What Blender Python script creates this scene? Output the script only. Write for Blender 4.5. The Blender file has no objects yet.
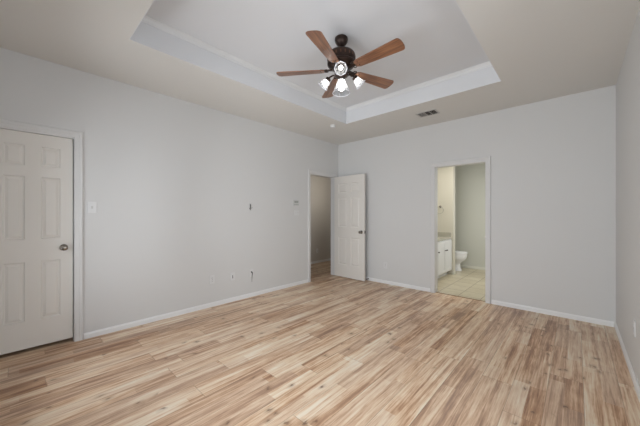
import bpy, bmesh, math, random
from mathutils import Vector, Matrix
random.seed(7)
PI = math.pi
SC = bpy.context.scene
COL = SC.collection

# ------------------------------------------------------------------ camera, world, light, exposure
H = 2.74                     # soffit height
TOP = 2.985                  # tray ceiling height
XL, XR, YN, YF = -3.701, 0.326, -0.36, 4.57
TX0, TX1, TY0, TY1 = -2.743, -0.605, 0.618, 3.587
WT = 0.12                    # wall thickness

cam = bpy.data.cameras.new('camera')
camo = bpy.data.objects.new('camera', cam)
COL.objects.link(camo)
camo.location = (0, 0, 1.281)
camo.rotation_euler = (PI / 2, 0, 0.7466)
cam.sensor_width = 36
cam.lens = 277.26 / 640 * 36
cam.shift_y = 1.0 / 640
cam.clip_start = 0.02
SC.camera = camo

SC.view_settings.view_transform = 'Standard'
SC.view_settings.look = 'None'
SC.view_settings.gamma = 1
SC.view_settings.use_curve_mapping = False
SC.view_settings.exposure = 0.22

world = bpy.data.worlds.new('sky')
SC.world = world
world.use_nodes = True
bg = world.node_tree.nodes['Background']
bg.inputs[0].default_value = (0.80, 0.88, 1.0, 1)
bg.inputs[1].default_value = 1.0

def area(name, loc, rot, sx, sy, power, col):
    l = bpy.data.lights.new(name, 'AREA')
    l.shape = 'RECTANGLE'; l.size = sx; l.size_y = sy
    l.energy = power; l.color = col
    o = bpy.data.objects.new(name, l)
    COL.objects.link(o)
    o.location = loc; o.rotation_euler = rot
    return o
# daylight through two windows in the wall behind the camera and one in the right wall beside it
WIN = [(-3.20, -2.05), (-1.55, -0.40)]     # near wall windows: x ranges
WINR = (0.45, 2.25)                        # right wall window: y range
WZ0, WZ1 = 0.35, 2.10
TILT = math.radians(5)                    # daylight bounced up from the bright ground outside
for i, (a, b) in enumerate(WIN):
    area('window_daylight', ((a + b) / 2, YN - 0.55, (WZ0 + WZ1) / 2), (PI / 2 + TILT, 0, 0), b - a + 0.3, WZ1 - WZ0 + 0.3, (36, 86)[i], (0.92, 0.96, 1.0))
area('window_daylight', (XR + 0.55, (WINR[0] + WINR[1]) / 2, (WZ0 + WZ1) / 2), (PI / 2 + TILT, 0, PI / 2), WINR[1] - WINR[0] + 0.3, WZ1 - WZ0 + 0.3, 31, (0.92, 0.96, 1.0))
area('bathroom_overhead_fill', (-1.75, 5.35, 2.40), (0, 0, 0), 0.5, 0.8, 10, (1.0, 0.95, 0.86))  # added unseen area light, standing in for a vanity fixture
area('bathroom_side_fill', (-0.36, 5.9, 1.4), (PI / 2 - .3, 0, PI / 2), 0.8, 1.0, 18, (0.96, 0.98, 1.0))  # added fill inside the right wall, no window is built there
area('hall_fill', (-3.88, 5.15, 1.85), (PI / 2, 0, PI / 2), 0.25, 0.5, 4.5, (1.0, 0.93, 0.82))  # added fill hidden behind the open door, brightens hall wall more than floor

# ------------------------------------------------------------------ materials
def new_mat(name, col, rough=0.6, metal=0.0, spec=0.5):
    m = bpy.data.materials.new(name)
    m.use_nodes = True
    b = m.node_tree.nodes['Principled BSDF']
    b.inputs['Base Color'].default_value = (*col, 1)
    b.inputs['Roughness'].default_value = rough
    b.inputs['Metallic'].default_value = metal
    b.inputs['Specular IOR Level'].default_value = spec
    return m

class NT:
    def __init__(s, m):
        s.t = m.node_tree; s.n = s.t.nodes; s.l = s.t.links
        s.b = s.n['Principled BSDF']
    def put(s, sock, v):
        if isinstance(v, (int, float)): sock.default_value = v
        elif isinstance(v, tuple): sock.default_value = v
        else: s.l.new(v, sock)
    def math(s, op, a, b=None, c=None):
        n = s.n.new('ShaderNodeMath'); n.operation = op
        s.put(n.inputs[0], a)
        if b is not None: s.put(n.inputs[1], b)
        if c is not None: s.put(n.inputs[2], c)
        return n.outputs[0]
    def comb(s, x, y, z):
        n = s.n.new('ShaderNodeCombineXYZ')
        s.put(n.inputs[0], x); s.put(n.inputs[1], y); s.put(n.inputs[2], z)
        return n.outputs[0]
    def coords(s):
        g = s.n.new('ShaderNodeTexCoord')
        x = s.n.new('ShaderNodeSeparateXYZ'); s.l.new(g.outputs['Object'], x.inputs[0])
        return g.outputs['Object'], x.outputs[0], x.outputs[1], x.outputs[2]
    def noise(s, vec, scale, detail=3, rough=0.5, dist=0.0):
        n = s.n.new('ShaderNodeTexNoise')
        s.l.new(vec, n.inputs['Vector'])
        n.inputs['Scale'].default_value = scale; n.inputs['Detail'].default_value = detail
        n.inputs['Roughness'].default_value = rough; n.inputs['Distortion'].default_value = dist
        return n.outputs['Fac']
    def white(s, vec):
        n = s.n.new('ShaderNodeTexWhiteNoise'); n.noise_dimensions = '3D'
        s.l.new(vec, n.inputs['Vector'])
        return n.outputs['Value'], n.outputs['Color']
    def ramp(s, fac, stops):
        n = s.n.new('ShaderNodeValToRGB'); s.put(n.inputs[0], fac)
        e = n.color_ramp.elements
        while len(e) < len(stops): e.new(0.5)
        for i, (p, c) in enumerate(stops):
            e[i].position = p
            e[i].color = (*c, 1) if isinstance(c, tuple) else (c, c, c, 1)
        return n.outputs[0]
    def mix(s, fac, a, b, mode='MIX'):
        n = s.n.new('ShaderNodeMix'); n.data_type = 'RGBA'; n.blend_type = mode
        s.put(n.inputs[0], fac)
        s.put(n.inputs[6], a if not isinstance(a, tuple) else (*a, 1))
        s.put(n.inputs[7], b if not isinstance(b, tuple) else (*b, 1))
        return n.outputs[2]
    def bump(s, h, strength, dist=0.002):
        n = s.n.new('ShaderNodeBump')
        n.inputs['Strength'].default_value = strength; n.inputs['Distance'].default_value = dist
        s.l.new(h, n.inputs['Height']); s.l.new(n.outputs[0], s.b.inputs['Normal'])

def paint(name, col, rough=0.55, bump=0.08):
    m = new_mat(name, col, rough, spec=0.3)
    k = NT(m); v, x, y, z = k.coords()
    n1 = k.noise(v, 1.3, 2)
    c = k.mix(n1, tuple(q * 0.985 for q in col), tuple(min(1, q * 1.015) for q in col))
    k.l.new(c, k.b.inputs['Base Color'])
    if bump: k.bump(k.noise(v, 130, 2), bump)
    return m
M = {}
M['wall'] = paint('wall_paint', (0.672, 0.67, 0.66))
M['ceiling'] = paint('ceiling_paint', (0.715, 0.70, 0.665))
M['tray'] = paint('tray_paint', (0.715, 0.722, 0.735))
M['casing'] = paint('casing_paint', (0.70, 0.695, 0.685), 0.4, 0)
M['crown'] = paint('crown_paint', (0.76, 0.76, 0.755), 0.35, 0)
M['trim'] = paint('trim_paint', (0.82, 0.82, 0.815), 0.35, 0)
M['door'] = paint('door_paint', (0.78, 0.75, 0.70), 0.38, 0)
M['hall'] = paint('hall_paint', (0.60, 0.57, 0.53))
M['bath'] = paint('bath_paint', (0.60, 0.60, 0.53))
M['nickel'] = new_mat('satin_nickel', (0.26, 0.23, 0.20), 0.25, 1.0)
M['bronze'] = new_mat('dark_bronze', (0.045, 0.028, 0.022), 0.35, 0.7)
M['plate'] = new_mat('white_plastic', (0.72, 0.72, 0.715), 0.3)
M['slot'] = new_mat('dark_slot', (0.03, 0.03, 0.03), 0.5)
M['stat'] = new_mat('thermostat_plastic', (0.58, 0.58, 0.56), 0.4)
M['lcd'] = new_mat('lcd_glass', (0.36, 0.38, 0.35), 0.2)
M['rubber'] = new_mat('black_rubber', (0.02, 0.02, 0.02), 0.5)
M['porcelain'] = new_mat('porcelain', (0.85, 0.85, 0.85), 0.12)
M['cabinet'] = new_mat('cabinet_paint', (0.80, 0.80, 0.80), 0.3)
M['counter'] = new_mat('counter_marble', (0.47, 0.45, 0.38), 0.25)
M['chrome'] = new_mat('chrome', (0.6, 0.6, 0.6), 0.12, 1.0)
M['duct'] = new_mat('duct_dark', (0.05, 0.045, 0.04), 0.8)
M['ventwhite'] = new_mat('vent_enamel', (0.55, 0.53, 0.50), 0.4)
M['closet'] = new_mat('closet_dark', (0.25, 0.24, 0.22), 0.8)

def laminate():
    m = new_mat('laminate_planks', (0.5, 0.4, 0.3), 0.33, spec=0.4)
    k = NT(m); v, x, y, z = k.coords()
    W = 0.0975
    sx = k.math('DIVIDE', k.math('SUBTRACT', x, 0.037), W)
    row = k.math('FLOOR', sx)
    fx = k.math('SUBTRACT', sx, row)
    r0, _ = k.white(k.comb(row, 3.1, 0.0))
    r1, _ = k.white(k.comb(row, 9.7, 2.0))
    L = k.math('ADD', 0.62, k.math('MULTIPLY', r1, 0.55))
    sy = k.math('ADD', k.math('DIVIDE', y, L), k.math('MULTIPLY', r0, 17.0))
    cell = k.math('FLOOR', sy)
    fy = k.math('SUBTRACT', sy, cell)
    rc, rcol = k.white(k.comb(row, cell, 5.0))
    rd, _ = k.white(k.comb(row, cell, 11.0))
    re, _ = k.white(k.comb(row, cell, 23.0))
    bxs = k.math('MULTIPLY', sx, 0.5)
    brow = k.math('FLOOR', bxs); bfx = k.math('SUBTRACT', bxs, brow)
    b0, _ = k.white(k.comb(brow, 41.0, 7.0))
    bys = k.math('ADD', k.math('DIVIDE', y, 1.21), k.math('MULTIPLY', b0, 13.0))
    bcell = k.math('FLOOR', bys); bfy = k.math('SUBTRACT', bys, bcell)
    bc, _ = k.white(k.comb(brow, bcell, 61.0))
    bd, _ = k.white(k.comb(brow, bcell, 77.0))
    # long streaks running with the boards, different in each board
    gx = k.math('ADD', k.math('MULTIPLY', x, 19.0), k.math('MULTIPLY', bc, 37.0))
    gy = k.math('ADD', k.math('MULTIPLY', y, 0.75), k.math('MULTIPLY', bd, 19.0))
    big = k.noise(k.comb(gx, gy, k.math('MULTIPLY', bc, 30.0)), 1.0, 4, 0.55, 0.7)
    hx = k.math('ADD', k.math('MULTIPLY', x, 150.0), k.math('MULTIPLY', rc, 37.0))
    fine = k.noise(k.comb(hx, k.math('MULTIPLY', y, 6.0), rd), 1.0, 3, 0.6)
    mot = k.noise(k.comb(k.math('MULTIPLY', x, 14.0), k.math('MULTIPLY', y, 4.0), k.math('MULTIPLY', rc, 9.0)), 1.0, 4, 0.6, 0.4)
    kx = k.math('ADD', k.math('MULTIPLY', x, 44.0), k.math('MULTIPLY', bd, 51.0))
    mid = k.noise(k.comb(kx, k.math('ADD', k.math('MULTIPLY', y, 1.5), k.math('MULTIPLY', bc, 7.0)), bd), 1.0, 5, 0.6, 1.2)
    t = k.math('ADD', k.math('MULTIPLY', k.math('SUBTRACT', big, 0.5), 1.45), k.math('MULTIPLY', k.math('SUBTRACT', rc, 0.5), 0.34))
    t = k.math('ADD', t, k.math('MULTIPLY', k.math('SUBTRACT', bc, 0.5), 0.30))
    t = k.math('ADD', t, k.math('MULTIPLY', k.math('SUBTRACT', mid, 0.5), 1.15))
    t = k.math('ADD', t, k.math('MULTIPLY', k.math('SUBTRACT', fine, 0.5), 0.75))
    t = k.math('ADD', t, k.math('MULTIPLY', k.math('SUBTRACT', mot, 0.5), 0.7))
    t = k.math('ADD', t, 0.50)
    c = k.ramp(t, [(0.0, (0.26, 0.12, 0.060)), (0.27, (0.47, 0.265, 0.148)), (0.5, (0.67, 0.445, 0.285)), (0.72, (0.79, 0.615, 0.435)), (1.0, (0.86, 0.755, 0.61))])
    # warm or grey cast per strip
    c = k.mix(k.math('MULTIPLY', re, 0.25), c, (0.66, 0.56, 0.47))
    # knots
    vo = k.n.new('ShaderNodeTexVoronoi'); vo.voronoi_dimensions = '2D'
    vo.inputs['Scale'].default_value = 1.0; vo.inputs['Randomness'].default_value = 1.0
    k.l.new(k.comb(k.math('ADD', k.math('MULTIPLY', x, 10.0), k.math('MULTIPLY', mot, 1.2)), k.math('ADD', k.math('MULTIPLY', y, 6.5), k.math('MULTIPLY', mid, 0.5)), 0.0), vo.inputs['Vector'])
    d = k.math('ADD', vo.outputs['Distance'], k.math('MULTIPLY', k.math('SUBTRACT', fine, 0.5), 0.08))
    sel = k.n.new('ShaderNodeSeparateColor'); k.l.new(vo.outputs['Color'], sel.inputs[0])
    clus = k.noise(k.comb(k.math('MULTIPLY', x, 2.2), k.math('MULTIPLY', y, 1.4), 3.0), 1.0, 1, 0.5)
    on = k.math('GREATER_THAN', k.math('ADD', k.math('MULTIPLY', sel.outputs[0], 0.5), k.math('MULTIPLY', clus, 1.2)), 1.06)
    kn = k.math('MULTIPLY', k.ramp(d, [(0.03, 1.0), (0.12, 0.0)]), on)
    halo = k.math('MULTIPLY', k.ramp(d, [(0.08, 1.0), (0.34, 0.0)]), on)
    c = k.mix(k.math('MULTIPLY', halo, 0.5), c, (0.36, 0.22, 0.13))
    c = k.mix(k.math('MULTIPLY', kn, 0.75), c, (0.13, 0.07, 0.045))
    # seams on board edges and board ends
    ex = k.math('MINIMUM', bfx, k.math('SUBTRACT', 1.0, bfx))
    seam = k.math('LESS_THAN', ex, 0.0075)
    ey = k.math('MULTIPLY', k.math('MINIMUM', bfy, k.math('SUBTRACT', 1.0, bfy)), 1.21)
    end = k.math('LESS_THAN', ey, 0.0018)
    sm = k.math('MAXIMUM', k.math('MULTIPLY', seam, 0.48), k.math('MULTIPLY', end, 0.45))
    c = k.mix(sm, c, (0.16, 0.10, 0.06))
    k.l.new(c, k.b.inputs['Base Color'])
    k.l.new(k.math('ADD', 0.30, k.math('MULTIPLY', fine, 0.12)), k.b.inputs['Roughness'])
    k.bump(k.math('SUBTRACT', k.math('MULTIPLY', fine, 0.3), sm), 0.15, 0.001)
    return m
M['floor'] = laminate()


def tile():
    m = new_mat('bath_tile', (0.55, 0.5, 0.4), 0.3)
    k = NT(m); v, x, y, z = k.coords()
    S = 0.308
    sx = k.math('DIVIDE', k.math('ADD', x, 1.362), S); sy = k.math('DIVIDE', k.math('SUBTRACT', y, 4.70), S)
    cx = k.math('FLOOR', sx); cy = k.math('FLOOR', sy)
    fx = k.math('FRACT', sx); fy = k.math('FRACT', sy)
    ex = k.math('MINIMUM', fx, k.math('SUBTRACT', 1.0, fx)); ey = k.math('MINIMUM', fy, k.math('SUBTRACT', 1.0, fy))
    g = k.math('LESS_THAN', k.math('MINIMUM', ex, ey), 0.014)
    r, _ = k.white(k.comb(cx, cy, 1.0))
    n = k.noise(v, 7, 5, 0.6)
    c = k.ramp(k.math('ADD', k.math('MULTIPLY', n, 0.8), k.math('MULTIPLY', r, 0.25)), [(0.2, (0.50, 0.43, 0.29)), (0.8, (0.66, 0.60, 0.45))])
    c = k.mix(g, c, (0.26, 0.20, 0.13))
    k.l.new(c, k.b.inputs['Base Color'])
    return m
M['tile'] = tile()

def blade_wood():
    m = new_mat('walnut_blade', (0.2, 0.1, 0.05), 0.34, spec=0.7)
    k = NT(m); v, x, y, z = k.coords()
    n = k.noise(k.comb(k.math('MULTIPLY', x, 3.0), k.math('MULTIPLY', y, 45.0), 0.0), 1.0, 4, 0.6, 0.6)
    c = k.ramp(n, [(0.3, (0.07, 0.025, 0.011)), (0.52, (0.22, 0.09, 0.04)), (0.8, (0.40, 0.19, 0.09))])
    k.l.new(c, k.b.inputs['Base Color'])
    k.b.inputs['Coat Weight'].default_value = 0.5
    k.b.inputs['Coat IOR'].default_value = 1.5
    k.b.inputs['Coat Roughness'].default_value = 0.42
    return m
M['blade'] = blade_wood()

def shade_glass():
    m = bpy.data.materials.new('frosted_glass'); m.use_nodes = True
    t = m.node_tree; t.nodes.clear()
    out = t.nodes.new('ShaderNodeOutputMaterial')
    tr = t.nodes.new('ShaderNodeBsdfTransparent'); tr.inputs[0].default_value = (0.86, 0.88, 0.90, 1)
    tl = t.nodes.new('ShaderNodeBsdfTranslucent'); tl.inputs[0].default_value = (0.95, 0.95, 0.95, 1)
    gl = t.nodes.new('ShaderNodeBsdfGlossy'); gl.inputs['Roughness'].default_value = 0.08
    m1 = t.nodes.new('ShaderNodeMixShader'); m1.inputs[0].default_value = 0.26
    m2 = t.nodes.new('ShaderNodeMixShader'); m2.inputs[0].default_value = 0.03
    t.links.new(tr.outputs[0], m1.inputs[1]); t.links.new(tl.outputs[0], m1.inputs[2])
    t.links.new(m1.outputs[0], m2.inputs[1]); t.links.new(gl.outputs[0], m2.inputs[2])
    t.links.new(m2.outputs[0], out.inputs[0])
    return m
M['shade'] = shade_glass()
def emis(name, col, s):
    m = new_mat(name, col, 0.4)
    b = m.node_tree.nodes['Principled BSDF']
    b.inputs['Emission Color'].default_value = (*col, 1); b.inputs['Emission Strength'].default_value = s
    return m
M['bulb'] = emis('lit_bulb', (1.0, 0.97, 0.93), 9)
M['led'] = emis('led', (0.1, 0.5, 0.1), 0.5)
def window_glass():
    m = bpy.data.materials.new('window_glass'); m.use_nodes = True
    t = m.node_tree; t.nodes.clear()
    out = t.nodes.new('ShaderNodeOutputMaterial')
    tr = t.nodes.new('ShaderNodeBsdfTransparent')
    gl = t.nodes.new('ShaderNodeBsdfGlossy'); gl.inputs['Roughness'].default_value = 0.02
    fr = t.nodes.new('ShaderNodeFresnel'); fr.inputs[0].default_value = 1.3
    mx = t.nodes.new('ShaderNodeMixShader')
    t.links.new(fr.outputs[0], mx.inputs[0]); t.links.new(tr.outputs[0], mx.inputs[1]); t.links.new(gl.outputs[0], mx.inputs[2])
    t.links.new(mx.outputs[0], out.inputs[0])
    return m
M['glass'] = window_glass()

# ------------------------------------------------------------------ geometry helpers
def box(bm, x0, x1, y0, y1, z0, z1):
    v = [bm.verts.new((x, y, z)) for x in (x0, x1) for y in (y0, y1) for z in (z0, z1)]
    for f in ((0, 1, 3, 2), (4, 6, 7, 5), (0, 4, 5, 1), (2, 3, 7, 6), (0, 2, 6, 4), (1, 5, 7, 3)):
        bm.faces.new([v[i] for i in f])
    return v
def lathe(bm, prof, seg=24, mat=None, cap0=True, cap1=True, sx=1.0):
    """profile [(r, z)...] turned about z, then moved by mat"""
    rings = []
    for r, z in prof:
        ring = []
        for i in range(seg):
            a = 2 * PI * i / seg
            p = Vector((r * math.cos(a) * sx, r * math.sin(a), z))
            ring.append(bm.verts.new(mat @ p if mat else p))
        rings.append(ring)
    for a, b in zip(rings, rings[1:]):
        for i in range(seg):
            j = (i + 1) % seg
            bm.faces.new((a[i], a[j], b[j], b[i]))
    if cap0: bm.faces.new(list(reversed(rings[0])))
    if cap1: bm.faces.new(rings[-1])
def tube(bm, pts, r, seg=8):
    pts = [Vector(p) for p in pts]
    rings = []
    for i, p in enumerate(pts):
        d = (pts[min(i + 1, len(pts) - 1)] - pts[max(i - 1, 0)]).normalized()
        up = Vector((0, 0, 1)) if abs(d.z) < 0.9 else Vector((1, 0, 0))
        a = d.cross(up).normalized(); b = d.cross(a).normalized()
        rr = r[i] if isinstance(r, (list, tuple)) else r
        rings.append([bm.verts.new(p + a * rr * math.cos(2 * PI * k / seg) + b * rr * math.sin(2 * PI * k / seg)) for k in range(seg)])
    for a, b in zip(rings, rings[1:]):
        for i in range(seg):
            j = (i + 1) % seg
            bm.faces.new((a[i], a[j], b[j], b[i]))
    bm.faces.new(list(reversed(rings[0]))); bm.faces.new(rings[-1])
def sweep(bm, prof, A, B, n, u=Vector((0, 0, 1)), ma=0, mb=0):
    """extrude profile [(out, up)] from A to B; n = outwards, ma/mb = mitre factors (shift along path per unit of out)"""
    A = Vector(A); B = Vector(B); n = Vector(n); u = Vector(u); d = (B - A).normalized()
    ra = [bm.verts.new(A + n * o + u * w + d * ma * o) for o, w in prof]
    rb = [bm.verts.new(B + n * o + u * w - d * mb * o) for o, w in prof]
    k = len(prof)
    for i in range(k):
        j = (i + 1) % k
        bm.faces.new((ra[i], ra[j], rb[j], rb[i]))
    bm.faces.new(ra); bm.faces.new(list(reversed(rb)))
def obj(name, bm, mat, parent=None, loc=None, rot=None, smooth=False, bevel=0, seg=2):
    bmesh.ops.recalc_face_normals(bm, faces=bm.faces)
    me = bpy.data.meshes.new(name)
    bm.to_mesh(me); bm.free()
    o = bpy.data.objects.new(name, me)
    COL.objects.link(o)
    if mat: me.materials.append(mat)
    if parent: o.parent = parent
    if loc: o.location = loc
    if rot: o.rotation_euler = rot
    if smooth:
        for p in me.polygons: p.use_smooth = True
        me.set_sharp_from_angle(angle=math.radians(35))
    if bevel:
        md = o.modifiers.new('bevel', 'BEVEL'); md.width = bevel; md.segments = seg; md.limit_method = 'ANGLE'
    return o
def boxes(name, lst, mat, parent=None, **kw):
    bm = bmesh.new()
    for b in lst: box(bm, *b)
    return obj(name, bm, mat, parent, **kw)
def struct(o, label=None):
    o['kind'] = 'structure'
    if label: o['label'] = label
    return o
def tag(o, label, cat, group=None):
    o['label'] = label; o['category'] = cat
    if group: o['group'] = group
    return o
def thing(name, loc, label, cat, rot=(0, 0, 0), group=None):
    o = bpy.data.objects.new(name, None); COL.objects.link(o)
    o.location = loc; o.rotation_euler = rot; o.empty_display_size = 0.1
    return tag(o, label, cat, group)

# ------------------------------------------------------------------ room shell
CL0, CL1 = -0.205, 0.378           # closet opening (y)
HL0, HL1 = 3.722, 4.475            # hall opening (y)
BT0, BT1 = -1.70, -0.957           # bathroom opening (x)
DH = 2.05                          # opening height
HX = -4.98                         # far side of hall
BX0, BX1, BY1 = -2.58, -0.30, 7.19 # bathroom
HY0, HY1 = 1.6, 7.4

struct(boxes('floor', [(XL - WT / 2, XR + WT, YN - WT, YF + WT * 0.4, -0.1, 0)], M['floor']), 'light oak laminate plank floor')
struct(boxes('floor_hall', [(HX - WT, XL - WT / 2, HY0, HY1, -0.1, 0)], M['floor']))
struct(boxes('floor_bathroom', [(BX0 - WT, BX1 + WT, YF + WT * 0.4, BY1 + WT, -0.1, 0.002)], M['tile']))
struct(boxes('wall_left', [(XL - WT, XL, YN - WT, CL0, 0, TOP + .1), (XL - WT, XL, CL0, CL1, DH, TOP + .1), (XL - WT, XL, CL1, HL0, 0, TOP + .1),
                           (XL - WT, XL, HL0, HL1, DH, TOP + .1), (XL - WT, XL, HL1, YF + WT, 0, TOP + .1)], M['wall']))
struct(boxes('wall_far', [(XL, BT0, YF, YF + WT, 0, TOP + .1), (BT0, BT1, YF, YF + WT, DH, TOP + .1), (BT1, XR, YF, YF + WT, 0, TOP + .1)], M['wall']))
struct(boxes('wall_right', [(XR, XR + WT, YN - WT, WINR[0], 0, TOP + .1), (XR, XR + WT, WINR[0], WINR[1], 0, WZ0), (XR, XR + WT, WINR[0], WINR[1], WZ1, TOP + .1),
                            (XR, XR + WT, WINR[1], YF + WT, 0, TOP + .1)], M['wall']))
a, b = WINR
fr = struct(boxes('window_3', [(XR + .04, XR + .09, a, b, WZ0, WZ0 + .05), (XR + .04, XR + .09, a, b, WZ1 - .05, WZ1), (XR + .04, XR + .09, a, a + .05, WZ0 + .05, WZ1 - .05),
     (XR + .04, XR + .09, b - .05, b, WZ0 + .05, WZ1 - .05), (XR + .05, XR + .08, a + .05, b - .05, (WZ0 + WZ1) / 2 - .02, (WZ0 + WZ1) / 2 + .02)], M['trim']))
boxes('pane', [(XR + .063, XR + .067, a + .05, b - .05, WZ0 + .05, WZ1 - .05)], M['glass'], fr)
boxes('sill', [(XR - .03, XR + .04, a - .03, b + .03, WZ0 - .02, WZ0 + .005)], M['trim'], fr)
nb = []
xs = [XL] + [q for w in WIN for q in w] + [XR]
for i in range(0, len(xs), 2): nb.append((xs[i], xs[i + 1], YN - WT, YN, 0, TOP + .1))
for a, b in WIN: nb += [(a, b, YN - WT, YN, 0, WZ0), (a, b, YN - WT, YN, WZ1, TOP + .1)]
struct(boxes('wall_near', nb, M['wall']))
for i, (a, b) in enumerate(WIN):
    fr = struct(boxes('window_%d' % (i + 1), [(a, b, YN - .09, YN - .04, WZ0, WZ0 + .05), (a, b, YN - .09, YN - .04, WZ1 - .05, WZ1), (a, a + .05, YN - .09, YN - .04, WZ0 + .05, WZ1 - .05),
         (b - .05, b, YN - .09, YN - .04, WZ0 + .05, WZ1 - .05), (a + .05, b - .05, YN - .08, YN - .05, (WZ0 + WZ1) / 2 - .02, (WZ0 + WZ1) / 2 + .02)], M['trim']))
    boxes('pane', [(a + .05, b - .05, YN - .067, YN - .063, WZ0 + .05, WZ1 - .05)], M['glass'], fr)
    boxes('sill', [(a - .03, b + .03, YN - .04, YN + .03, WZ0 - .02, WZ0 + .005)], M['trim'], fr)
# ceiling: soffit ring with raised tray
struct(boxes('ceiling', [(XL, TX0, YN, YF, H, TOP + .1), (TX1, XR, YN, YF, H, TOP + .1), (TX0, TX1, YN, TY0, H, TOP + .1),
                         (TX0, TX1, TY1, YF, H, TOP + .1)], M['ceiling']), 'taupe painted ceiling border')
e = .004
struct(boxes('ceiling_tray', [(TX0, TX1, TY0, TY1, TOP, TOP + .1), (TX0, TX0 + e, TY0, TY1, H, TOP), (TX1 - e, TX1, TY0, TY1, H, TOP),
                              (TX0 + e, TX1 - e, TY0, TY0 + e, H, TOP), (TX0 + e, TX1 - e, TY1 - e, TY1, H, TOP)], M['tray']), 'white raised tray of the ceiling')
# crown moulding round the tray
bm = bmesh.new()
cp = [(0, -.050), (.010, -.050), (.013, -.046), (.013, -.040), (.006, -.038), (.006, -.034), (.010, -.026), (.020, -.015), (.024, -.013), (.024, -.008), (.036, -.007), (.036, 0), (0, 0)]
sweep(bm, cp, (TX0, TY0, TOP), (TX0, TY1, TOP), (1, 0, 0), ma=1, mb=1)
sweep(bm, cp, (TX0, TY1, TOP), (TX1, TY1, TOP), (0, -1, 0), ma=1, mb=1)
sweep(bm, cp, (TX1, TY1, TOP), (TX1, TY0, TOP), (-1, 0, 0), ma=1, mb=1)
sweep(bm, cp, (TX1, TY0, TOP), (TX0, TY0, TOP), (0, 1, 0), ma=1, mb=1)
struct(obj('trim_1', bm, M['crown']), 'crown moulding around the tray')
# baseboards
bp = [(0, 0), (.012, 0), (.012, .042), (.009, .048), (.006, .051), (.004, .060), (0, .060)]
CW = 0.062
def base(name, segs, mat=None):
    bm = bmesh.new()
    for A, B, n in segs: sweep(bm, bp, A, B, n)
    return struct(obj(name, bm, mat or M['trim']))
base('baseboard_left', [((XL, YN, 0), (XL, CL0 - CW, 0), (1, 0, 0)), ((XL, CL1 + CW, 0), (XL, HL0 - CW, 0), (1, 0, 0)), ((XL, HL1 + CW, 0), (XL, YF, 0), (1, 0, 0))])
base('baseboard_far', [((XL + .014, YF, 0), (BT0 - CW, YF, 0), (0, -1, 0)), ((BT1 + CW + .008, YF, 0), (XR - .014, YF, 0), (0, -1, 0))])
base('baseboard_right', [((XR, YN, 0), (XR, YF, 0), (-1, 0, 0))])
base('baseboard_near', [((XL + .014, YN, 0), (XR - .014, YN, 0), (0, 1, 0))])
base('baseboard_hall', [((HX, HY0, 0), (HX, HY1, 0), (1, 0, 0))])
# hall shell
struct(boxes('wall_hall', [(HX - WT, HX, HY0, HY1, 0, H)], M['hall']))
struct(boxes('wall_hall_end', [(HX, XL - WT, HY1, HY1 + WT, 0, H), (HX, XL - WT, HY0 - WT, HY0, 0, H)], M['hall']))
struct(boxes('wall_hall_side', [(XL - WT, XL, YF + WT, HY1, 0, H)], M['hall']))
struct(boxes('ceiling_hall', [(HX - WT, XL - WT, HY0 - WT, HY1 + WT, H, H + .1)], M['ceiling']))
# closet behind the closed door
struct(boxes('wall_closet', [(XL - .9, XL - .8, -.6, .8, 0, 2.5), (XL - .8, XL - WT, -.6, -.5, 0, 2.5), (XL - .8, XL - WT, .7, .8, 0, 2.5), (XL - .9, XL - WT, -.6, .8, 2.5, 2.6),
                             ], M['closet']))
struct(boxes('floor_closet', [(XL - .9, XL - WT / 2, -.6, .8, -.1, 0)], M['floor']))
# bathroom shell
SY0, SY1, SX = 6.20, 6.32, -1.905
struct(boxes('wall_bathroom_left', [(BX0 - WT, BX0, YF + WT, BY1, 0, 2.5)], M['bath']))
struct(boxes('wall_bathroom_far', [(BX0 - WT, BX1 + WT, BY1, BY1 + WT, 0, 2.5)], M['bath']))
struct(boxes('wall_bathroom_right', [(BX1, BX1 + WT, YF + WT, BY1, 0, 2.5)], M['bath']))
struct(boxes('wall_bathroom_stub', [(BX0, SX, SY0, SY1, 0, 2.44)], paint('bath_cream', (0.68, 0.65, 0.56))))
struct(boxes('ceiling_bathroom', [(BX0 - WT, BX1 + WT, YF + WT, BY1 + WT, 2.44, 2.54)], M['ceiling']))
base('baseboard_bathroom', [((BX0 + .4, BY1, 0.002), (BX1, BY1, 0.002), (0, -1, 0)), ((SX, SY0 - .014, .002), (SX, SY1 + .014, .002), (1, 0, 0)), ((SX - .035, SY0, .002), (SX, SY0, .002), (0, -1, 0))], new_mat('bath_trim', (0.70, 0.69, 0.60), .4))

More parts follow.
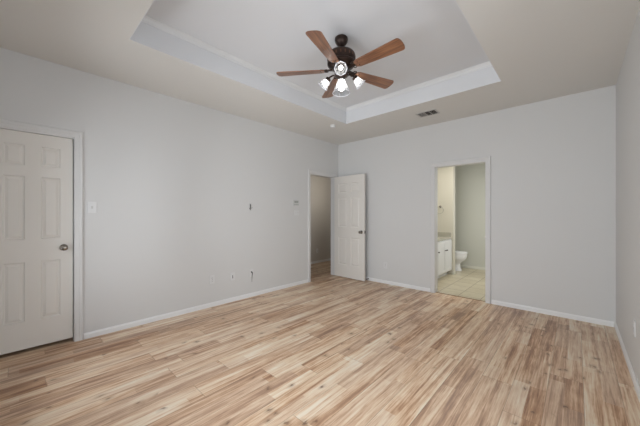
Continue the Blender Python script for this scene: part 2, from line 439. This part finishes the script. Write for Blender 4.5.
# casings and jambs
def casing(name, axis, p0, p1, face, nout, through):
    """door casing on wall plane; axis 'y' (left wall) or 'x' (far wall); through = signed jamb depth"""
    cpf = [(0, 0), (.010, 0), (.013, .010), (.013, .030), (.017, .036), (.017, CW - .006), (.012, CW), (0, CW)]
    bm = bmesh.new()
    r = 0.006
    def P(a, z): return Vector((face, a, z)) if axis == 'y' else Vector((a, face, z))
    n = Vector((nout, 0, 0)) if axis == 'y' else Vector((0, nout, 0))
    ax = Vector((0, 1, 0)) if axis == 'y' else Vector((1, 0, 0))
    for a, s in ((p0 + r, -1), (p1 - r, 1)):
        A = P(a, 0); B = P(a, DH)
        ra = [bm.verts.new(A + n * o + ax * s * w) for o, w in cpf]
        rb = [bm.verts.new(B + n * o + ax * s * w + Vector((0, 0, w))) for o, w in cpf]
        k = len(cpf)
        for i in range(k):
            j = (i + 1) % k
            bm.faces.new((ra[i], ra[j], rb[j], rb[i]))
        bm.faces.new(ra); bm.faces.new(rb)
    A = P(p0 + r, DH); B = P(p1 - r, DH)
    ra = [bm.verts.new(A + n * o - ax * w + Vector((0, 0, w))) for o, w in cpf]
    rb = [bm.verts.new(B + n * o + ax * w + Vector((0, 0, w))) for o, w in cpf]
    for i in range(len(cpf)):
        j = (i + 1) % len(cpf)
        bm.faces.new((ra[i], ra[j], rb[j], rb[i]))
    # jamb lining
    t = .012
    d0, d1 = sorted((face, face + through))
    for a0, a1, z0, z1 in ((p0, p0 + t, 0, DH), (p1 - t, p1, 0, DH), (p0 + t, p1 - t, DH - t, DH)):
        if axis == 'y': box(bm, d0, d1, a0, a1, z0, z1)
        else: box(bm, a0, a1, d0, d1, z0, z1)
    return struct(obj(name, bm, M['casing']))
casing('trim_2', 'y', CL0, CL1, XL, 1, -WT)
casing('trim_3', 'y', HL0, HL1, XL, 1, -WT)
bt = casing('trim_4', 'x', BT0, BT1, YF, -1, WT)
boxes('strike_plate', [(BT1 - .0135, BT1 - .012, YF + .01, YF + .035, .91, .97), (BT1 - .022, BT1 - .0119, YF - .002, YF + .004, .925, .955)], M['nickel'], bt)
# metal edge strip where laminate meets tile
struct(boxes('trim_5', [(BT0 + .012, BT1 - .012, YF + .035, YF + .062, 0.0, .005)], new_mat('threshold_wood', (0.30, 0.20, 0.12), 0.4)))

# ------------------------------------------------------------------ six-panel doors
def door_leaf(name, W, Hd, stile, mid, T=.035, panels=None):
    """local: x 0..W from hinge, y -T/2..T/2, z 0..Hd"""
    bm = bmesh.new()
    pw = (W - 2 * stile - mid) / 2
    xs = [0, stile, stile + pw, stile + pw + mid, W - stile, W]
    zs = [0, .25, .80, 1.01, 1.595, 1.695, 1.885, Hd]
    for s in (-1, 1):
        y0 = s * T / 2
        def V(x, z, d=0): return bm.verts.new((x, y0 - s * d, z))
        for i in range(5):
            for j in range(7):
                xa, xb, za, zb = xs[i], xs[i + 1], zs[j], zs[j + 1]
                if i in (1, 3) and j in (1, 3, 5):
                    rings = []
                    for ins, dep in ((0, 0), (.004, .010), (.014, .012), (.034, .003), (.040, .003)):
                        rings.append([V(xa + ins, za + ins, dep), V(xb - ins, za + ins, dep), V(xb - ins, zb - ins, dep), V(xa + ins, zb - ins, dep)])
                    for a, b in zip(rings, rings[1:]):
                        for q in range(4):
                            w = (q + 1) % 4
                            bm.faces.new((a[q], a[w], b[w], b[q]))
                    bm.faces.new(rings[-1])
                else:
                    bm.faces.new((V(xa, za), V(xb, za), V(xb, zb), V(xa, zb)))
    for a, b in (((0, 0), (W, 0)), ((W, 0), (W, Hd)), ((W, Hd), (0, Hd)), ((0, Hd), (0, 0))):
        bm.faces.new([bm.verts.new(p) for p in ((a[0], -T / 2, a[1]), (b[0], -T / 2, b[1]), (b[0], T / 2, b[1]), (a[0], T / 2, a[1]))])
    bmesh.ops.remove_doubles(bm, verts=bm.verts, dist=1e-5)
    return struct(obj(name, bm, M['door']))
KN = [(.031, 0), (.032, .004), (.027, .009), (.012, .012), (.011, .030), (.018, .036), (.027, .044), (.029, .054), (.025, .064), (.014, .069), (.004, .070)]
def knob(parent, x, z, s, T=.035):
    bm = bmesh.new()
    mt = Matrix.Translation((x, s * T / 2, z)) @ Matrix.Rotation(-s * PI / 2, 4, 'X')
    lathe(bm, KN, 24, mt)
    o = obj('door_knob', bm, M['nickel'], parent, smooth=True)
    return o
def hinges(parent, zs, s, T=.035):
    for z in zs:
        bm = bmesh.new()
        lathe(bm, [(.006, 0), (.006, .09)], 10, Matrix.Translation((-.004, s * (T / 2 + .004), z)))
        box(bm, -.0015, 0, -T / 2 + .004, T / 2, z, z + .09)
        obj('hinge', bm, M['nickel'], parent)
d1 = door_leaf('door_1', .5585, 2.0015, .092, .108)
d1.location = (XL - .052, CL0 + .0065, .035)
d1.rotation_euler = (0, 0, PI / 2)     # local x -> +y ; local -y -> +x (room side)
knob(d1, .553 - .062, .915, -1)
d2 = door_leaf('door_2', .752, 2.03, .112, .105)
ang = math.radians(-2.0)
d2.location = (XL + .012, HL1 - .028, .012)
d2.rotation_euler = (0, 0, ang)
knob(d2, .752 - .062, .925, -1); knob(d2, .752 - .062, .925, 1)
hinges(d2, (.20, .97, 1.75), 1)
boxes('latch_plate', [(.752, .7535, -.011, .011, .895, .955), (.7535, .760, -.006, .006, .915, .935)], M['nickel'], d2)

# ------------------------------------------------------------------ small wall fittings
def wall_frame(loc, facing):
    """rotation so that local +y is up? local: x right, z up, y- = out of wall"""
    return {'+x': PI / 2, '-y': 0.0, '-x': -PI / 2}[facing]
def outlet(loc, facing, label, cat='outlet', kind='duplex', name='wall_outlet', group=None):
    t = thing(name, loc, label, cat, (0, 0, wall_frame(loc, facing)), group or ('wall outlets' if kind == 'duplex' else None))
    boxes('cover_plate', [(-.036, .036, -.006, 0, -.058, .058)], M['plate'], t, bevel=.002)
    if kind == 'duplex':
        for dz in (.020, -.020):
            f = boxes('receptacle', [(-.016, .016, -.009, -.006, dz - .013, dz + .013)], M['plate'], t, bevel=.003)
            boxes('slot', [(-.008, -.006, -.0094, -.0089, dz - .003, dz + .007), (.006, .008, -.0094, -.0089, dz - .003, dz + .006), (-.002, .002, -.0094, -.0089, dz - .010, dz - .006)], M['slot'], f)
        boxes('screw', [(-.003, .003, -.0072, -.006, -.003, .003)], M['nickel'], t)
    return t
outlet((XL, 1.80, .375), '+x', 'white wall outlet low on left wall, nearest the closet door of three')
t = outlet((XL, 2.11, .366), '+x', 'white jack plate with dark jack, middle of three low on left wall', kind='jack', name='jack_plate', cat='jack plate')
boxes('jack', [(-.008, .008, -.010, -.006, -.030, .024)], M['stat'], t, bevel=.002)
boxes('port', [(-.004, .004, -.0106, -.0099, -.024, .018)], M['slot'], t)
t = outlet((XL, 2.43, .365), '+x', 'white plate with dark cable end, low on left wall nearest the hall doorway', kind='jack', name='cable_plate', cat='cable plate')
bm = bmesh.new(); lathe(bm, [(.011, 0), (.011, .006), (.006, .006), (.006, .016)], 12, Matrix.Translation((0, -.006, .018)) @ Matrix.Rotation(PI / 2, 4, 'X'))
obj('connector', bm, M['rubber'], t)
bm = bmesh.new()
tube(bm, [(0, -.018, .022), (.001, -.030, .014), (.001, -.030, -.010), (.002, -.022, -.045), (.004, -.014, -.085), (.006, -.009, -.14)], [.006, .006, .005, .0035, .002, .0015])
obj('cable', bm, M['rubber'], t, smooth=True)
outlet((-2.584, YF, .335), '-y', 'white wall outlet low on far wall beside the open white door')
outlet((XR, 3.17, .415), '-x', 'white wall outlet low on the right wall')
outlet((HX, 5.27, .32), '+x', 'white wall outlet seen through the hall doorway')
# coax cable poking from the wall at TV height
t = thing('television_cable', (XL, 2.40, 1.375), 'short black cable poking from a small hole halfway up left wall', 'cable', (0, 0, PI / 2))
bm = bmesh.new(); lathe(bm, [(.016, 0), (.015, .004), (.007, .006)], 16, Matrix.Rotation(PI / 2, 4, 'X'))
obj('grommet', bm, M['plate'], t)
bm = bmesh.new()
tube(bm, [(0, .0, -.01), (-.002, -.022, -.006), (-.006, -.034, .014), (-.008, -.036, .040), (-.009, -.034, .060)], [.004, .005, .006, .006, .005])
tube(bm, [(0, .0, -.01), (.008, -.02, -.012), (.020, -.030, .0), (.030, -.03, .006)], .0028)
tube(bm, [(0, .0, -.012), (.0, -.02, -.022), (.006, -.024, -.034)], .0035)
obj('cable', bm, M['rubber'], t, smooth=True)
# light switches
def switch(loc, label):
    t = thing('light_switch', loc, label, 'light switch', (0, 0, PI / 2), 'light switches on the left wall')
    boxes('cover_plate', [(-.036, .036, -.006, 0, -.058, .058)], M['plate'], t, bevel=.002)
    bm = bmesh.new(); box(bm, -.005, .005, -.016, -.005, -.002, .012)
    obj('toggle', bm, M['stat'], t, bevel=.0015)
    boxes('slot_frame', [(-.007, .007, -.0068, -.0059, -.014, .014)], M['stat'], t)
switch((XL, .507, 1.35), 'white toggle light switch on left wall beside the closed closet door')
t = thing('light_switch', (XL, 3.378, 1.302), 'white toggle light switch on left wall just below the thermostat', 'light switch', (0, 0, PI / 2), 'light switches on the left wall')
boxes('cover_plate', [(-.058, .058, -.006, 0, -.045, .045)], M['plate'], t, bevel=.002)
for dx in (-.024, .024):
    boxes('toggle', [(dx - .005, dx + .005, -.014, -.005, -.004, .010)], M['stat'], t, bevel=.0015)
# thermostat
t = thing('thermostat', (XL, 3.352, 1.478), 'grey box thermostat with display on left wall near hall doorway', 'thermostat', (0, 0, PI / 2))
boxes('housing', [(-.068, .068, -.024, 0, -.050, .050)], M['stat'], t, bevel=.005)
boxes('display', [(-.045, .045, -.0255, -.0238, .002, .036)], M['lcd'], t)
boxes('button_row', [(-.05 + i * .036, -.05 + i * .036 + .024, -.027, -.0238, -.034, -.022) for i in range(3)], M['lcd'], t, bevel=.001)
# door stop on the far baseboard
t = thing('door_stop', (-2.945, YF - .011, .034), 'small spring door stop on baseboard behind the open door', 'door stop', (0, 0, 0))
bm = bmesh.new(); lathe(bm, [(.011, 0), (.011, .004), (.006, .006)] + [(.0055 + .0012 * (i % 2), .008 + .004 * i) for i in range(12)], 12, Matrix.Rotation(PI / 2, 4, 'X'))
obj('spring', bm, M['nickel'], t)
bm = bmesh.new(); lathe(bm, [(.008, .054), (.009, .056), (.009, .066), (.006, .070)], 12, Matrix.Rotation(PI / 2, 4, 'X'))
obj('rubber_tip', bm, M['rubber'], t)

# ------------------------------------------------------------------ ceiling fittings
t = thing('ceiling_vent', (-1.585, 4.005, H), 'rectangular louvred air vent in ceiling above the bathroom door', 'vent')
hx, hy = .142, .10
boxes('frame', [(-hx, hx, -hy, -hy + .018, -.008, 0), (-hx, hx, hy - .018, hy, -.008, 0), (-hx, -hx + .018, -hy + .018, hy - .018, -.008, 0), (hx - .018, hx, -hy + .018, hy - .018, -.008, 0)], M['ventwhite'], t, bevel=.002)
boxes('backing', [(-hx + .016, hx - .016, -hy + .016, hy - .016, -.002, -.0005)], M['duct'], t)
def slat(x, tilt):
    bm = bmesh.new(); box(bm, -.006, .006, -hy + .018, hy - .018, -.0006, .0006)
    return obj('slat', bm, M['ventwhite'], t, loc=(x, 0, -.007), rot=(0, tilt, 0))
for i in range(13):
    x = -.112 + i * .0187
    slat(x, math.radians(20 if i < 5 else 42))
boxes('divider', [(-.024, -.018, -hy + .018, hy - .018, -.010, -.002), (.048, .052, -hy + .018, hy - .018, -.010, -.002)], M['ventwhite'], t)

t = thing('smoke_detector', (-2.947, 3.50, H), 'small round white smoke detector on ceiling near the tray corner', 'smoke detector')
bm = bmesh.new(); lathe(bm, [(.052, 0), (.052, -.008), (.046, -.012)], 28)
obj('base', bm, M['plate'], t, smooth=True)
bm = bmesh.new(); lathe(bm, [(.044, -.012), (.044, -.026), (.034, -.036), (.010, -.038)], 28)
obj('cover', bm, M['plate'], t, smooth=True)

# ------------------------------------------------------------------ ceiling fan
FC = Vector((-1.668, 2.106, 0))
fan = thing('ceiling_fan', (FC.x, FC.y, TOP), 'dark bronze ceiling fan with five walnut blades and four lit glass shades', 'ceiling fan')
def L(prof, name, mat, par=fan, seg=32, **kw):
    bm = bmesh.new(); lathe(bm, [(r, z - TOP) for r, z in prof], seg); return obj(name, bm, mat, par, smooth=True, **kw)
L([(.054, TOP), (.062, TOP - .008), (.064, TOP - .024), (.060, TOP - .044), (.044, TOP - .070), (.022, TOP - .086), (.018, TOP - .090)], 'canopy', M['bronze'])
L([(.0125, 2.90), (.0125, 2.85)], 'downrod', M['bronze'])
mh = L([(.018, 2.856), (.030, 2.855), (.060, 2.850), (.100, 2.840), (.122, 2.828), (.132, 2.815), (.136, 2.800), (.136, 2.765), (.131, 2.757), (.131, 2.742), (.136, 2.736), (.134, 2.720), (.112, 2.698), (.075, 2.686), (.060, 2.680)], 'motor_housing', M['bronze'])
bm = bmesh.new()
box(bm, .1355, .1375, -.006, .006, 2.770 - TOP, 2.796 - TOP)
vs0 = obj('vent_slot', bm, new_mat('slot_bronze', (.14, .07, .045), .4, .8), mh)
for i in range(1, 20):
    c = vs0.copy(); COL.objects.link(c); c.parent = mh; c.rotation_euler = (0, 0, 2 * PI * i / 20)
L([(.060, 2.684), (.062, 2.670), (.058, 2.645), (.066, 2.640), (.068, 2.616), (.055, 2.604), (.040, 2.596), (.036, 2.588)], 'switch_housing', M['bronze'])

BZ = 2.668 - TOP
def blade_mesh():
    bm = bmesh.new()
    r0, r1 = .165, .602
    n = 14; up = []; dn = []
    for i in range(n + 1):
        s = i / n
        x = r0 + (r1 - r0) * s
        w = .046 + .024 * s
        if s < .08: w *= .72 + .28 * math.sin(s / .08 * PI / 2)
        up.append((x, w)); dn.append((x, -w))
    # rounded tip
    tip = []
    for i in range(1, 12):
        a = PI / 2 - PI * i / 12
        tip.append((r1 + .034 * math.cos(a) ** .8, .070 * (abs(math.sin(a)) ** .75) * (1 if a > 0 else -1)))
    out = up + tip + dn[::-1]
    T = .0035
    top = [bm.verts.new((x, y, T)) for x, y in out]; bot = [bm.verts.new((x, y, -T)) for x, y in out]
    bm.faces.new(top); bm.faces.new(list(reversed(bot)))
    for i in range(len(out)):
        j = (i + 1) % len(out)
        bm.faces.new((top[i], bot[i], bot[j], top[j]))
    return bm
def bracket_mesh():
    bm = bmesh.new()
    # arm from the motor, forked plate under the blade root
    pl = [(.085, .016), (.12, .013), (.145, .013), (.165, .026), (.185, .038), (.205, .036), (.225, .022), (.238, .006)]
    out = pl + [(x, -y) for x, y in reversed(pl)]
    top = [bm.verts.new((x, y, .0085 + .006 * max(0, (.165 - x)) / .08)) for x, y in out]
    bot = [bm.verts.new((x, y, .0040 - .004 * max(0, (.165 - x)) / .08)) for x, y in out]
    bm.faces.new(top); bm.faces.new(list(reversed(bot)))
    for i in range(len(out)):
        j = (i + 1) % len(out)
        bm.faces.new((top[i], bot[i], bot[j], top[j]))
    for sy in (-1, 1):       # scrolls beside the blade root
        tube(bm, [(.146 + .017 * math.cos(q), sy * (.026 + .013 * math.sin(q)), .002) for q in [PI * 2 * k / 12 for k in range(13)]], .0045, 6)
        lathe(bm, [(.005, -.006), (.005, -.0035)], 10, Matrix.Translation((.200, sy * .020, 0)))
    return bm
b0 = obj('blade', blade_mesh(), M['blade'], fan)
k0 = obj('blade_bracket', bracket_mesh(), M['bronze'], b0, smooth=True)
PITCH = math.radians(12)
for i in range(5):
    if i == 0: b = b0
    else:
        b = b0.copy(); COL.objects.link(b); b.parent = fan
        kk = k0.copy(); COL.objects.link(kk); kk.parent = b
    b.location = (0, 0, BZ)
    b.rotation_euler = (-PITCH, 0, math.radians(0 + 72 * i))

def shade_set(par, pos, q, prof, seg, scale):
    """fitter cup, faceted glass shade with dark ribs, lit bulb; all opening along local +z"""
    fb = bmesh.new(); lathe(fb, [(.010, -.012), (.022, -.008), (.027, 0), (.028, .014), (.025, .016)], 16)
    fo = obj('fitter', fb, M['bronze'], par, smooth=True)
    sb = bmesh.new(); lathe(sb, prof, seg, cap0=False, cap1=False)
    so = obj('glass_shade', sb, M['shade'], par)
    md = so.modifiers.new('solid', 'SOLIDIFY'); md.thickness = .003
    rr, rz = prof[-1]              # thick glass lip around the mouth
    sr = bmesh.new()
    tube(sr, [(rr * math.cos(2 * PI * k / seg), rr * math.sin(2 * PI * k / seg), rz) for k in range(seg + 1)], .0035, 6)
    ro = obj('shade_lip', sr, M['lip'], so)
    bb = bmesh.new(); lathe(bb, [(.012, .012), (.014, .026), (.016 * scale, .038 * scale), (.020 * scale, .052 * scale), (.016 * scale, .066 * scale), (.008, .073 * scale), (.002, .075 * scale)], 16)
    bo = obj('bulb', bb, M['bulb'], par, smooth=True)
    for g in (fo, so, bo):
        g.location = pos; g.rotation_mode = 'QUATERNION'; g.rotation_quaternion = q
    return fo, so, bo, ro
M['lip'] = new_mat('glass_lip', (.62, .62, .66), .15)
zz = 2.632 - TOP
first = None
for i in range(3):
    a = math.radians(-53 + 120 * i)
    ca, sa = math.cos(a), math.sin(a)
    arm = bmesh.new()
    tube(arm, [(r * ca, r * sa, z) for r, z in ((.055, zz), (.095, zz + .014), (.130, zz + .010), (.152, zz - .008))], .008, 10)
    obj('light_arm', arm, M['bronze'], fan, smooth=True)
    tilt = math.radians(38)           # below horizontal
    d = Vector((math.cos(tilt) * ca, math.cos(tilt) * sa, -math.sin(tilt)))
    q = d.to_track_quat('Z', 'Y')
    bp_ = Vector((.148 * ca, .148 * sa, zz - .004))
    if first is None:
        first = shade_set(fan, bp_, q, [(.026, .004), (.030, .014), (.034, .032), (.042, .056), (.052, .080), (.058, .092)], 8, 1.0)
    else:
        grp = []
        for src in first[:3]:
            c = src.copy(); COL.objects.link(c); c.parent = fan
            c.location = bp_; c.rotation_quaternion = q; grp.append(c)
        rc = first[3].copy(); COL.objects.link(rc); rc.parent = grp[1]
# larger shade hanging straight down in the middle
shade_set(fan, Vector((0, 0, 2.588 - TOP)), Vector((0, 0, -1)).to_track_quat('Z', 'Y'), [(.030, .004), (.036, .018), (.050, .055), (.066, .095), (.080, .125), (.086, .138)], 10, 1.6)

# ------------------------------------------------------------------ bathroom things
VX = -1.95
t = thing('vanity_cabinet', (VX, 5.4, .002), 'white two-door vanity cabinet with dark knobs just inside the bathroom', 'cabinet')
boxes('body', [(BX0 + .01 - VX, -.002, -.60, .79, .09, .755), (BX0 + .01 - VX, -.07, -.58, .77, 0, .09)], M['cabinet'], t, bevel=.002)
def cdoor(y0, y1, ky):
    bm = bmesh.new()
    z0, z1 = .105, .735
    box(bm, -.002, .014, y0, y1, z0, z1)
    f = obj('door', bm, M['cabinet'], t, bevel=.002)
    w = .055
    boxes('door_frame', [(.014, .020, y0, y0 + w, z0, z1), (.014, .020, y1 - w, y1, z0, z1), (.014, .020, y0 + w, y1 - w, z0, z0 + w), (.014, .020, y0 + w, y1 - w, z1 - w, z1)], M['cabinet'], f, bevel=.002)
    bm = bmesh.new(); lathe(bm, [(.006, 0), (.005, .012), (.013, .020), (.014, .027), (.006, .032)], 14, Matrix.Translation((.020, ky, .55)) @ Matrix.Rotation(PI / 2, 4, 'Y'))
    obj('knob', bm, M['bronze'], f, smooth=True)
cdoor(.030, .397, .360)
cdoor(.403, .770, .440)
cdoor(-.58, .020, -.02)
ct = boxes('countertop', [(BX0 + .005 - VX, .022, -.62, .797, .755, .79)], M['counter'], t, bevel=.004)
boxes('side_splash', [(BX0 + .005 - VX, .005, .778, .797, .79, .885)], M['counter'], ct, bevel=.002)
boxes('back_splash', [(BX0 + .003 - VX, BX0 + .023 - VX, -.62, .778, .79, .885)], M['counter'], ct, bevel=.002)
# towel ring on the stub wall
t = thing('towel_ring', (-2.17, SY0, 1.44), 'chrome towel ring on cream wall above the vanity', 'towel ring')
bm = bmesh.new(); lathe(bm, [(.024, 0), (.024, .006), (.010, .012), (.010, .045), (.013, .050), (.004, .054)], 16, Matrix.Rotation(PI / 2, 4, 'X'))
obj('mount', bm, M['nickel'], t, smooth=True)
bm = bmesh.new(); tube(bm, [(.075 * math.sin(q), -.045, -.075 + .075 * math.cos(q)) for q in [2 * PI * k / 28 for k in range(29)]], .0045, 8)
obj('ring', bm, M['chrome'], t, smooth=True)
# toilet, tank against the left wall, bowl pointing right
TY = 6.765
t = thing('toilet', (BX0, TY, .002), 'white porcelain toilet behind the stub wall in the bathroom', 'toilet')
def loft(name, secs, mat, par, seg=28, **kw):
    """secs: (z, x_back, x_front, half_width, squareness)"""
    bm = bmesh.new(); rings = []
    for z, xb, xf, hw, p in secs:
        cx, a = (xb + xf) / 2, (xf - xb) / 2
        ring = []
        for i in range(seg):
            q = 2 * PI * i / seg
            c, s = math.cos(q), math.sin(q)
            ring.append(bm.verts.new((cx + a * math.copysign(abs(c) ** p, c), hw * math.copysign(abs(s) ** p, s), z)))
        rings.append(ring)
    for a, b in zip(rings, rings[1:]):
        for i in range(seg):
            j = (i + 1) % seg
            bm.faces.new((a[i], a[j], b[j], b[i]))
    bm.faces.new(list(reversed(rings[0]))); bm.faces.new(rings[-1])
    return obj(name, bm, mat, par, smooth=True, **kw)
loft('bowl', [(0, .20, .68, .120, .75), (.03, .20, .67, .112, .75), (.10, .21, .645, .098, .8), (.15, .21, .645, .100, .85), (.20, .19, .685, .125, .9), (.245, .17, .745, .158, .95), (.29, .15, .778, .176, 1), (.35, .14, .79, .184, 1), (.39, .14, .79, .185, 1)], M['porcelain'], t)
loft('seat', [(.39, .22, .795, .186, 1), (.40, .215, .80, .190, 1), (.410, .22, .795, .186, 1)], M['porcelain'], t)
loft('lid', [(.410, .215, .792, .185, 1), (.424, .215, .795, .187, 1), (.434, .23, .77, .170, 1)], M['porcelain'], t)
loft('tank', [(.37, .02, .20, .20, .35), (.72, .015, .215, .225, .35)], M['porcelain'], t)
loft('tank_lid', [(.72, .01, .225, .235, .35), (.745, .01, .225, .235, .35), (.755, .02, .215, .225, .35)], M['porcelain'], t)
boxes('flush_lever', [(.215, .228, -.17, -.10, .66, .675)], M['chrome'], t, bevel=.003)
